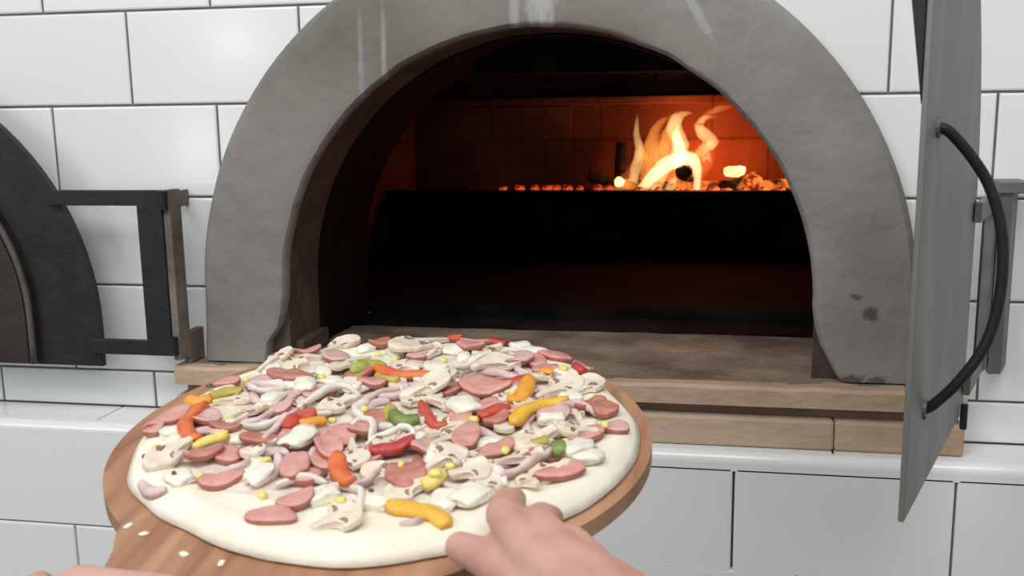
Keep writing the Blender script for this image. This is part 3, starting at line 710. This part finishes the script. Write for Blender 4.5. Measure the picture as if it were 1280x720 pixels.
TOPS = [
 ('pepper', 'orange', [(-155, 14), (-144, 9), (-139, 17)], 9, 'orange pepper piece at the far left rim of the pizza'),
 ('pepper', 'olive', [(-136, 13), (-129, 23), (-118, 26)], 8, 'olive yellow pepper strip beside the orange pepper at the left'),
 ('pepper', 'redorange', [(-132, -2), (-134, -19), (-130, -36), (-119, -51), (-109, -56)], 8, 'hook-shaped red pepper strip near the left rim'),
 ('pepper', 'yellow', [(-108, -67), (-104, -60), (-93, -50)], 6, 'yellow pepper strip in front of the hook-shaped red pepper'),
 ('pepper', 'lime', [(-48, 66), (-48, 83), (-41, 88), (-29, 75)], 9, 'bright green pepper piece near the back of the pizza'),
 ('pepper', 'redorange', [(-36, 78), (-14, 70), (8, 71)], 8, 'long red orange pepper strip running right of the bright green pepper piece'),
 ('pepper', 'olive', [(-31, 65), (-19, 57), (-11, 56)], 7, 'small olive pepper strip tucked under the long red orange pepper'),
 ('pepper', 'red', [(1, 160), (13, 157)], 7, 'short red pepper end beside the pink slice on the back rim'),
 ('pepper', 'crimson', [(34, 165), (41, 162), (48, 161)], 8, 'dark red pepper piece on the back rim beside the white cheese'),
 ('pepper', 'olive', [(-4, 10), (3, -8), (11, -15)], 8, 'olive half of the curled green pepper in the middle'),
 ('pepper', 'green', [(3, -11), (14, -17), (21, -10)], 8, 'curled dark green pepper in the middle of the pizza'),
 ('pepper', 'red', [(15, 19), (25, 1), (33, -14), (42, -15)], 6, 'narrow red pepper strip slanting right of the curled green pepper'),
 ('pepper', 'red', [(59, 63), (69, 67), (79, 71)], 8, 'flat red pepper strip lying on the big pink slice'),
 ('pepper', 'orange', [(82, 69), (83, 47), (80, 32), (73, 30)], 9, 'orange pepper curl right of the big pink slice'),
 ('pepper', 'amber', [(85, -11), (89, 6), (100, 20), (116, 26)], 9, 'long curved amber pepper strip on the right half'),
 ('pepper', 'orange', [(88, 84), (97, 87)], 6, 'small orange pepper scrap by the right back rim'),
 ('pepper', 'crimson', [(111, 101), (119, 91)], 6, 'tiny dark red pepper tip at the right back rim'),
 ('pepper', 'red', [(-58, -38), (-59, -20), (-49, -11)], 8, 'red pepper curl left of the centre'),
 ('pepper', 'orange', [(-51, -32), (-45, -24), (-40, -18)], 8, 'orange pepper strip nested in the red curl left of the centre'),
 ('pepper', 'redorange', [(-13, -70), (-5, -88), (7, -102)], 9, 'orange red pepper strip in front of the centre beside two pink slices'),
 ('pepper', 'crimson', [(5, -62), (17, -57), (29, -47)], 7, 'straight crimson pepper strip just below the white onion at the centre'),
 ('pepper', 'red', [(61, -4), (68, 5), (78, 13)], 8, 'dark red pepper boat left of the long amber strip'),
 ('pepper', 'amber', [(33, -118), (49, -118), (62, -124), (71, -135)], 9, 'bent amber pepper strip on the bare dough nearest the hand'),
 ('pepper', 'olive', [(102, -42), (110, -36)], 8, 'olive pepper scrap on the right side near the green cube'),
 ('pepper', 'green', [(115, -48), (123, -46)], 10, 'small dark green pepper cube on the right side'),
 ('pepper', 'yellow', [(48, -99), (54, -94), (57, -86)], 7, 'yellow pepper scrap in front of the triangular pink slice'),
 ('sausage', 'pink', [(-157, -39), (-145, -4)], 24, 'large pink sausage slice on the far left rim'),
 ('sausage', 'pink', [(-153, -48), (-144, -38)], 16, 'small pink sausage slice lowest on the left rim'),
 ('sausage', 'dark', [(-111, -39), (-88, -39)], 12, 'dark edged sausage slice right of the hook-shaped red pepper'),
 ('sausage', 'pink', [(-147, 37), (-130, 49)], 18, 'pale pink sausage slice behind the olive yellow pepper'),
 ('sausage', 'dark', [(-112, 57), (-75, 47)], 24, 'dark pink sausage slice behind the pale onion ring at the left'),
 ('sausage', 'pink', [(-114, 100), (-93, 117)], 14, 'narrow sausage slice on the back left rim'),
 ('sausage', 'dark', [(-56, 128), (-47, 147)], 16, 'brown edged sausage piece behind the bright green pepper'),
 ('sausage', 'pink', [(-40, 48), (-19, 51)], 18, 'pink sausage slice in front of the bright green pepper'),
 ('sausage', 'pink', [(9, 157), (38, 164)], 20, 'rosy sausage slice at the very back rim of the pizza'),
 ('sausage', 'pink', [(34, 57), (74, 45)], 32, 'big pink sausage slice under the flat red pepper'),
 ('sausage', 'pink', [(76, 145), (104, 126)], 26, 'rosy sausage slice right of the white cheese at the back'),
 ('sausage', 'mauve', [(52, 103), (78, 116)], 22, 'mauve pink sausage slice behind the flat red pepper'),
 ('sausage', 'pink', [(80, 93), (100, 102)], 16, 'thin rosy slice left of the yellow kernel at the right back'),
 ('sausage', 'pink', [(109, 110), (125, 102)], 14, 'pink sausage slice hanging on the right back rim'),
 ('sausage', 'pink', [(-30, -63), (-15, -54)], 36, 'round pink sausage slice in front of the centre, right one of the pair'),
 ('sausage', 'pink', [(-42, -88), (-25, -84)], 36, 'round pink sausage slice in front of the centre, left one of the pair'),
 ('sausage', 'dark', [(24, -92), (45, -81)], 36, 'triangular looking pink slice in front of the crimson strip'),
 ('sausage', 'pink', [(50, -34), (68, -34)], 38, 'tall round pink slice right of the centre below the yellow kernel'),
 ('sausage', 'pink', [(73, -68), (90, -36)], 15, 'slanted narrow sausage slice right of the tall round slice'),
 ('sausage', 'dark', [(65, -10), (79, 4)], 14, 'pink slice edge under the dark red pepper boat'),
 ('sausage', 'dark', [(133, 28), (149, 22)], 24, 'folded pink slice beside the right rim'),
 ('sausage', 'mauve', [(141, -5), (158, 5)], 16, 'pale mauve slice lowest on the right rim'),
 ('sausage', 'pink', [(-86, -107), (-62, -94)], 18, 'oval pink slice on bare dough at the lower left'),
 ('sausage', 'pink', [(-42, -139), (-13, -136)], 18, 'long oval pink slice on the dough nearest the peel front'),
 ('sausage', 'pink', [(-28, -128), (-11, -113)], 16, 'narrow pink slice just behind the long oval front slice'),
 ('sausage', 'pink', [(109, -78), (137, -61)], 15, 'long pink slice on the front right rim beyond the hand'),
 ('mushroom', 'beige', [(-100, 118), (-77, 159)], 26, 'pale mushroom slice on the back left rim'),
 ('mushroom', 'beige', [(-69, 67), (-49, 104)], 26, 'pale mushroom slice left of the bright green pepper'),
 ('mushroom', 'beige', [(-33, 111), (0, 158)], 40, 'largest pale mushroom slice at the back rim'),
 ('mushroom', 'beige', [(-126, 69), (-110, 98)], 22, 'mushroom slice with brown middle at the left back rim'),
 ('mushroom', 'beige', [(39, 76), (67, 121)], 34, 'grey mushroom slice in front of the white cheese at the back'),
 ('mushroom', 'beige', [(91, 45), (119, 75)], 28, 'mushroom slice right of the orange curl'),
 ('mushroom', 'beige', [(111, 45), (131, 83)], 30, 'broad mushroom slice inside the right rim'),
 ('mushroom', 'beige', [(-124, -96), (-114, -56)], 22, 'mushroom slice with grey edge on the left dough rim'),
 ('mushroom', 'beige', [(-1, -145), (21, -127)], 34, 'mushroom slice with brown stem on the front dough'),
 ('mushroom', 'beige', [(90, -45), (119, -17)], 30, 'long mushroom slice below the long amber strip'),
 ('mushroom', 'beige', [(111, -18), (140, -11)], 26, 'mushroom slice inside the right rim below the folded pink slice'),
 ('mushroom', 'beige', [(85, -70), (108, -44)], 22, 'brown gilled mushroom slice behind the reaching fingers'),
 ('mushroom', 'beige', [(28, -107), (52, -93)], 26, 'crinkled mushroom slice behind the bent amber strip'),
 ('mushroom', 'beige', [(43, -56), (59, -16)], 24, 'mushroom slice behind the tall round pink slice'),
 ('mushroom', 'beige', [(-51, -3), (-31, 22)], 24, 'brown edged mushroom slice behind the red curl'),
 ('mushroom', 'beige', [(-2, 28), (26, 56)], 30, 'mushroom slice below the long red orange pepper'),
 ('mushroom', 'beige', [(-102, -25), (-92, 3)], 22, 'brown edged mushroom slice right of the olive yellow pepper'),
 ('mushroom', 'beige', [(-72, -76), (-57, -57)], 22, 'mushroom slice with brown rim left of the round pair'),
 ('mushroom', 'beige', [(45, -85), (62, -53)], 24, 'brown edged mushroom slice right of the triangular slice'),
 ('mushroom', 'beige', [(60, -86), (81, -71)], 24, 'beige mushroom slice behind the hand at the front'),
 ('onion', 'pale', [(-102, 31)], 11, 'closed pale onion ring at the left back'),
 ('onion', 'white', [(-3, -48), (6, -35), (21, -30), (28, -43)], 5, 'white onion band at the centre above the crimson strip'),
 ('onion', 'pale', [(15, 61), (30, 87), (56, 113)], 5, 'long pale onion band across the back'),
 ('onion', 'lilac', [(-71, -56), (-68, -31), (-64, -5)], 7, 'lilac onion band left of the red curl'),
 ('onion', 'lilac', [(108, 17), (121, 26), (136, 20)], 7, 'lilac onion piece right of the long amber strip'),
 ('onion', 'lilac', [(-125, -103), (-111, -115), (-100, -117)], 6, 'lilac onion arc low on the left dough'),
 ('onion', 'lilac', [(-112, -87), (-109, -80), (-100, -79)], 5, 'faint lilac onion strip on the left dough'),
 ('onion', 'lilac', [(-83, -97), (-67, -90), (-65, -81)], 5, 'lilac onion arc behind the oval slice at lower left'),
 ('onion', 'lilac', [(89, -78), (103, -64), (119, -42)], 5, 'long lilac onion arc behind the fingers'),
 ('onion', 'pale', [(-18, -33), (-14, -22), (-4, -26), (-2, -40)], 5, 'pale onion arc between the red curl and the centre'),
 ('onion', 'lilac', [(-26, 17), (-17, 30), (-5, 37)], 5, 'lilac onion strip behind the curled green pepper'),
 ('onion', 'pale', [(-9, -110), (-1, -100), (13, -104), (20, -125)], 5, 'pale onion arc above the front mushroom'),
 ('onion', 'lilac', [(45, -134), (52, -134), (56, -129)], 4, 'faint onion scrap inside the bent amber strip'),
 ('onion', 'pale', [(-38, -105), (-24, -97), (-9, -97)], 5, 'pale onion strip below the left pink of the pair'),
 ('onion', 'lilac', [(8, -102), (15, -91), (17, -72)], 5, 'lilac onion strip right of the orange red strip'),
 ('onion', 'pale', [(-64, 7), (-50, 32), (-32, 31)], 6, 'pale onion strip in front of the yellow scrap at the back left'),
 ('onion', 'pale', [(-96, -25), (-78, -28), (-67, -13)], 5, 'white onion band behind the lilac band at the left'),
 ('cheese', 'white', [(60, 158)], 13.8, 'white cheese chunk standing on the back rim, left of two'),
 ('cheese', 'white', [(74, 136)], 16.2, 'white cheese chunk at the back, right of two'),
 ('cheese', 'white', [(39, 104)], 16.2, 'white cheese chunk left of the grey mushroom at the back'),
 ('cheese', 'white', [(47, 13)], 21.2, 'broad white cheese patch left of the big orange curl'),
 ('cheese', 'white', [(-43, 42)], 18.8, 'white cheese chunk in front of the left mushroom slices'),
 ('cheese', 'white', [(76, -34)], 17.5, 'white cheese wedge behind the slanted narrow slice'),
 ('cheese', 'white', [(49, -62)], 20.0, 'white cheese lump at the right of the crimson strip'),
 ('cheese', 'white', [(23, -112)], 16.2, 'pale cheese cube left of the bent amber strip'),
 ('cheese', 'white', [(129, -41)], 18.8, 'white cheese patch right of the green cube'),
 ('cheese', 'white', [(137, -49)], 13.8, 'white cheese crumb beside the long front right slice'),
 ('cheese', 'white', [(-63, -86)], 18.8, 'white cheese lump left of the pink pair'),
 ('cheese', 'white', [(-44, -51)], 18.8, 'white cheese strip below the red curl'),
 ('cheese', 'white', [(-51, -96)], 16.2, 'white cheese lump in front of the pink pair'),
 ('cheese', 'white', [(77, -101)], 17.5, 'white cheese lump left of the reaching index finger'),
 ('cheese', 'white', [(-100, -101)], 16.2, 'white cheese patch behind the oval slice at lower left'),
 ('cheese', 'white', [(-8, -110)], 13.8, 'white cheese crumb left of the orange red strip end'),
 ('cheese', 'white', [(108, 1)], 12.5, 'white cheese crumb under the long amber strip'),
 ('cheese', 'white', [(-75, 35)], 16.2, 'white cheese lump right of the closed onion ring'),
 ('cheese', 'white', [(-89, 11)], 15.0, 'white cheese lump below the closed onion ring'),
 ('cheese', 'white', [(28, -40)], 12.5, 'white cheese crumb right of the white onion band'),
 ('cheese', 'white', [(62, -106)], 15.0, 'white cheese lump behind the bend of the front amber strip'),
 ('corn', 'corn', [(-68, 51)], 5, 'yellow corn kernel by the back left cheese chunk'),
 ('corn', 'corn', [(18, 50)], 5, 'yellow corn kernel under the end of the long red orange pepper'),
 ('corn', 'corn', [(104, 92)], 6, 'fat yellow corn kernel near the right back rim'),
 ('corn', 'corn', [(-135, -66)], 5, 'lone corn kernel on the left dough'),
 ('corn', 'corn', [(-88, -98)], 5, 'corn kernel at the left end of the oval slice'),
 ('corn', 'corn', [(-54, -80)], 5, 'corn kernel left of the round pink pair'),
 ('corn', 'corn', [(-43, -112)], 5, 'lone corn kernel on the front left dough'),
 ('corn', 'corn', [(8, -122)], 5, 'corn kernel on the front mushroom with brown stem'),
 ('corn', 'corn', [(58, -8)], 6, 'corn kernel on top of the tall round slice'),
 ('corn', 'corn', [(59, -77)], 5, 'corn kernel right of the triangular slice'),
 ('corn', 'corn', [(55, -94)], 6, 'corn kernel on the front yellow scrap'),
 ('corn', 'corn', [(88, -55)], 5, 'corn kernel behind the fingers'),
 ('corn', 'corn', [(121, -31)], 5, 'corn kernel right of the olive scrap'),
 ('corn', 'corn', [(143, -6)], 5, 'corn kernel inside the right rim'),
 ('corn', 'corn', [(-19, 1)], 5, 'corn kernel left of the curled green pepper'),
 ('corn', 'corn', [(-36, -15)], 5, 'corn kernel right of the nested orange strip'),
 ('corn', 'corn', [(29, -76)], 4, 'corn kernel just behind the triangular slice'),
 ('corn', 'corn', [(76, 33)], 4, 'corn kernel at the foot of the big orange curl'),
 ('olive', 'dark', [(-136, -75)], 5, 'dark olive bit on the left dough'),
 ('olive', 'dark', [(-102, -103)], 3, 'tiny dark olive fleck on the left cheese'),
 ('olive', 'dark', [(-148, 34)], 4, 'dark olive bit behind the orange pepper at the left'),
 ('olive', 'dark', [(20, 65)], 5, 'dark olive bit at the end of the long red orange pepper'),
 ('olive', 'dark', [(-13, -92)], 4, 'dark olive bit between the pink pair'),
 ('olive', 'dark', [(20, -106)], 3, 'dark olive fleck behind the pale cheese cube'),
]
# bits that fill the gaps first, named by the piece they lie next to
CENT = []
for k, c_, P, w_, lab in TOPS:
    CENT.append((sum(p[0] for p in P) / len(P), sum(p[1] for p in P) / len(P), lab))
used = set(t[4] for t in TOPS)
DESC = {'sausage': ('pink sausage scrap', 'mauve sausage scrap'), 'mushroom': ('small mushroom slice', 'mushroom scrap'), 'onion': ('lilac onion shred', 'pale onion shred'),
        'cheese': ('small cheese crumb', 'soft cheese crumb'), 'corn': ('loose corn kernel', 'half hidden corn kernel')}
SHORT = {}
def relation(dx, dy):
    a = math.degrees(math.atan2(dy, dx)) % 360
    return ['right of', 'behind right of', 'behind', 'behind left of', 'left of', 'in front left of', 'in front of', 'in front right of'][int((a + 22.5) // 45) % 8]
FR = random.Random(5)
spots = []
tries = 0
while len(spots) < 150 and tries < 9000:
    tries += 1
    a = FR.uniform(0, 2 * math.pi); r = 0.142 * math.sqrt(FR.random()); x, y = r * math.cos(a), r * math.sin(a)
    if y < -0.085 and x > -0.09 and FR.random() < 0.9: continue
    if x * 0.4 + y < -0.118: continue
    if all((x - p[0]) ** 2 + (y - p[1]) ** 2 > 0.0125 ** 2 for p in spots): spots.append((x, y))
for x, y in spots:
    kind = FR.choices(['sausage', 'mushroom', 'onion', 'cheese', 'corn'], [30, 36, 34, 9, 4])[0]
    if kind == 'onion' and math.hypot(x, y) > 0.122: kind = 'cheese'
    X_, Y_ = x * 1000, y * 1000; a = FR.uniform(0, 6.28)
    if kind in ('sausage', 'mushroom'):
        L = FR.uniform(10, 16); P = [(X_ - L * math.cos(a), Y_ - L * math.sin(a)), (X_ + L * math.cos(a), Y_ + L * math.sin(a))]; w_ = FR.uniform(15, 24)
    elif kind == 'onion':
        L = FR.uniform(11, 20); b = a + FR.uniform(.5, 1.2); P = [(X_ - L * math.cos(a), Y_ - L * math.sin(a)), (X_, Y_), (X_ + L * math.cos(b), Y_ + L * math.sin(b))]; w_ = FR.uniform(4.5, 7.5)
    else: P = [(X_, Y_)]; w_ = FR.uniform(11, 17) if kind == 'cheese' else 5
    col = {'sausage': FR.choice(['pink', 'pink', 'mauve', 'dark']), 'mushroom': 'beige', 'onion': FR.choice(['lilac', 'lilac', 'pale']), 'cheese': 'white', 'corn': 'corn'}[kind]
    de = {'sausage': {'pink': 'pink sausage scrap', 'mauve': 'mauve sausage scrap', 'dark': 'dark sausage scrap'}[col], 'onion': {'lilac': 'lilac onion shred', 'pale': 'pale onion shred'}[col]} if False else None
    desc = {'pink': 'pink sausage scrap', 'mauve': 'mauve sausage scrap', 'dark': 'dark sausage scrap', 'beige': 'small mushroom slice', 'lilac': 'lilac onion shred', 'pale': 'pale onion shred', 'white': 'small cheese crumb', 'corn': 'corn kernel'}[col]
    near = sorted(CENT, key=lambda q: (q[0] - X_) ** 2 + (q[1] - Y_) ** 2)
    label = None
    for q in near[:24]:
        cand = '%s %s the %s' % (desc, relation(X_ - q[0], Y_ - q[1]), q[2])
        if len(cand.split()) <= 16 and cand not in used: label = cand; break
    if label is None: continue
    used.add(label); kind_tilt[0] = kind in ('sausage', 'mushroom', 'onion'); topping(kind, col, P, w_, label)
ORDER = {'cheese': 0, 'mushroom': 1, 'onion': 2, 'sausage': 3, 'pepper': 4, 'corn': 5, 'olive': 6}
for t in sorted(TOPS, key=lambda t: (ORDER[t[0]] + FR.uniform(-1.3, 1.3)) if t[0] not in ('corn', 'olive', 'pepper') else ORDER[t[0]] + 3):
    kind_tilt[0] = t[0] in ('mushroom', 'onion'); topping(*t)

# crumbs of dough on the bare wood
for i, (x, y, s, lab) in enumerate((( -0.112, -0.1395, 0.0030, 'white dough crumb on the peel wood at lower left'), (-0.0985, -0.1465, 0.0030, 'second white dough crumb along the peel front from the left'),
                                  (-0.066, -0.163, 0.0034, 'white dough crumb on the peel front below the long oval slice'), (-0.042, -0.1685, 0.0030, 'white dough crumb at the middle of the peel front'),
                                  (0.131, -0.108, 0.0028, 'white dough crumb on the peel wood beyond the hand'))):
    o = obj('dough_crumb', m_lump(s, s * 0.6, 0.0009, i + 0.5, 0.2, 0.2), M['t_white'], smooth=True)
    o.matrix_world = PM @ Matrix.Translation((x, y, -0.0101)); tag(o, lab, 'dough crumb', 'dough crumbs on the peel')

# ------------------------------------------------------------------ hands
def flesh(name, caps, vox=0.0019, it=5):
    bm = bmesh.new()
    for (p0, r0, p1, r1) in caps:
        b2 = bmesh.new()
        for p, r in ((p0, r0), (p1, r1)):
            bmesh.ops.create_icosphere(b2, subdivisions=3, radius=r, matrix=Matrix.Translation(p))
        h = bmesh.ops.convex_hull(b2, input=b2.verts[:])
        junk = [g for g in h['geom_interior'] if isinstance(g, bmesh.types.BMVert)]
        bmesh.ops.delete(b2, geom=junk, context='VERTS')
        t = bpy.data.meshes.new('t'); b2.to_mesh(t); b2.free(); bm.from_mesh(t); bpy.data.meshes.remove(t)
    o = obj(name, bm, M['skin'])
    def f(o):
        m = o.modifiers.new('r', 'REMESH'); m.mode = 'VOXEL'; m.voxel_size = vox; m.use_smooth_shade = True
        m = o.modifiers.new('s', 'SMOOTH'); m.factor = 0.5; m.iterations = it
    evaluated(o, f); o.data.shade_smooth()
    if not o.data.materials: o.data.materials.append(M['skin'])
    return o
def chain(pts, rr): return [(pts[i], rr[i], pts[i + 1], rr[i + 1]) for i in range(len(pts) - 1)]
wr = (0.655, -0.694, 0.101)
IM, MM, RM, LM = (0.588, -0.617, 0.098), (0.605, -0.627, 0.101), (0.622, -0.637, 0.098), (0.637, -0.650, 0.092)
caps = chain([IM, (0.5705, -0.585, 0.1010), (0.5660, -0.555, 0.0945), (0.5655, -0.531, 0.0865)], [0.0105, 0.0094, 0.0085, 0.0072])
caps += chain([MM, (0.5890, -0.595, 0.1010), (0.5865, -0.569, 0.0935), (0.5885, -0.549, 0.0850)], [0.0106, 0.0093, 0.0083, 0.0070])
caps += chain([RM, (0.6070, -0.605, 0.0965), (0.6030, -0.582, 0.0880), (0.6045, -0.565, 0.0800)], [0.0104, 0.0090, 0.0081, 0.0067])
caps += chain([LM, (0.6240, -0.620, 0.0890), (0.6200, -0.600, 0.0805), (0.6210, -0.585, 0.0740)], [0.0095, 0.0081, 0.0072, 0.0060])
caps += chain([(0.625, -0.668, 0.094), (0.590, -0.630, 0.086), (0.5650, -0.600, 0.0845), (0.5480, -0.585, 0.0825)], [0.0155, 0.0120, 0.0098, 0.0080])
for k in (IM, MM, RM, LM): caps.append((k, 0.0105, (wr[0] + (k[0] - 0.611) * 0.5, wr[1], wr[2] - 0.002), 0.0165))
for a, b in ((IM, MM), (MM, RM), (RM, LM)): caps.append((a, 0.0095, b, 0.0095))
caps.append(((0.625, -0.668, 0.094), 0.0155, wr, 0.020)); caps.append(((0.600, -0.640, 0.093), 0.011, (0.625, -0.660, 0.098), 0.015))
el = (0.86, -0.98, 0.07)
caps += [((wr[0] - 0.008, wr[1] + 0.003, wr[2]), 0.0185, (wr[0] + 0.06, wr[1] - 0.085, 0.097), 0.027), ((wr[0] + 0.008, wr[1] - 0.003, wr[2]), 0.0185, (wr[0] + 0.06, wr[1] - 0.085, 0.097), 0.027), ((wr[0] + 0.06, wr[1] - 0.085, 0.104), 0.027, el, 0.043)]
rh = flesh('hand', caps)
tag(rh, "cook's bare right hand pinching the front right edge of the pizza dough", 'hand', 'hands of the cook')

def PL(x, y, z):
    v = PM @ Vector((x, y, z)); return (v.x, v.y, v.z)
th0, th1, th2, th3 = PL(-0.100, -0.262, -0.030), PL(-0.122, -0.225, -0.017), PL(-0.096, -0.209, -0.0020), PL(-0.050, -0.2065, -0.0030)
caps = chain([th0, th1, th2, th3], [0.017, 0.0125, 0.0105, 0.0085])
lw = PL(-0.045, -0.345, -0.055)
kn = [PL(-0.112, -0.240, -0.040), PL(-0.090, -0.236, -0.046), PL(-0.068, -0.238, -0.048), PL(-0.048, -0.244, -0.047)]
tips = [[PL(-0.140, -0.206, -0.033), PL(-0.1425, -0.190, -0.028), PL(-0.1415, -0.180, -0.0235)],
        [PL(-0.080, -0.200, -0.048), PL(-0.062, -0.186, -0.044), PL(-0.048, -0.178, -0.037)],
        [PL(-0.046, -0.206, -0.048), PL(-0.024, -0.196, -0.044), PL(-0.010, -0.190, -0.036)],
        [PL(-0.020, -0.222, -0.046), PL(0.000, -0.214, -0.041), PL(0.010, -0.209, -0.034)]]
for k, t in zip(kn, tips):
    caps += chain([k] + t, [0.0105, 0.0095, 0.0085, 0.0072])
    caps.append((k, 0.0105, (lw[0] + (k[0] - 0.39) * 0.3, lw[1], lw[2]), 0.017))
for a, b in zip(kn, kn[1:]): caps.append((a, 0.010, b, 0.010))
caps.append((th0, 0.017, lw, 0.021))
caps += [(lw, 0.021, PL(-0.03, -0.46, -0.080), 0.030), (PL(-0.03, -0.46, -0.080), 0.030, PL(0.0, -0.68, -0.14), 0.043)]
lh = flesh('hand', caps)
tag(lh, "bare left hand under the peel handle, thumb and fingertip peeking in at lower left", 'hand', 'hands of the cook')
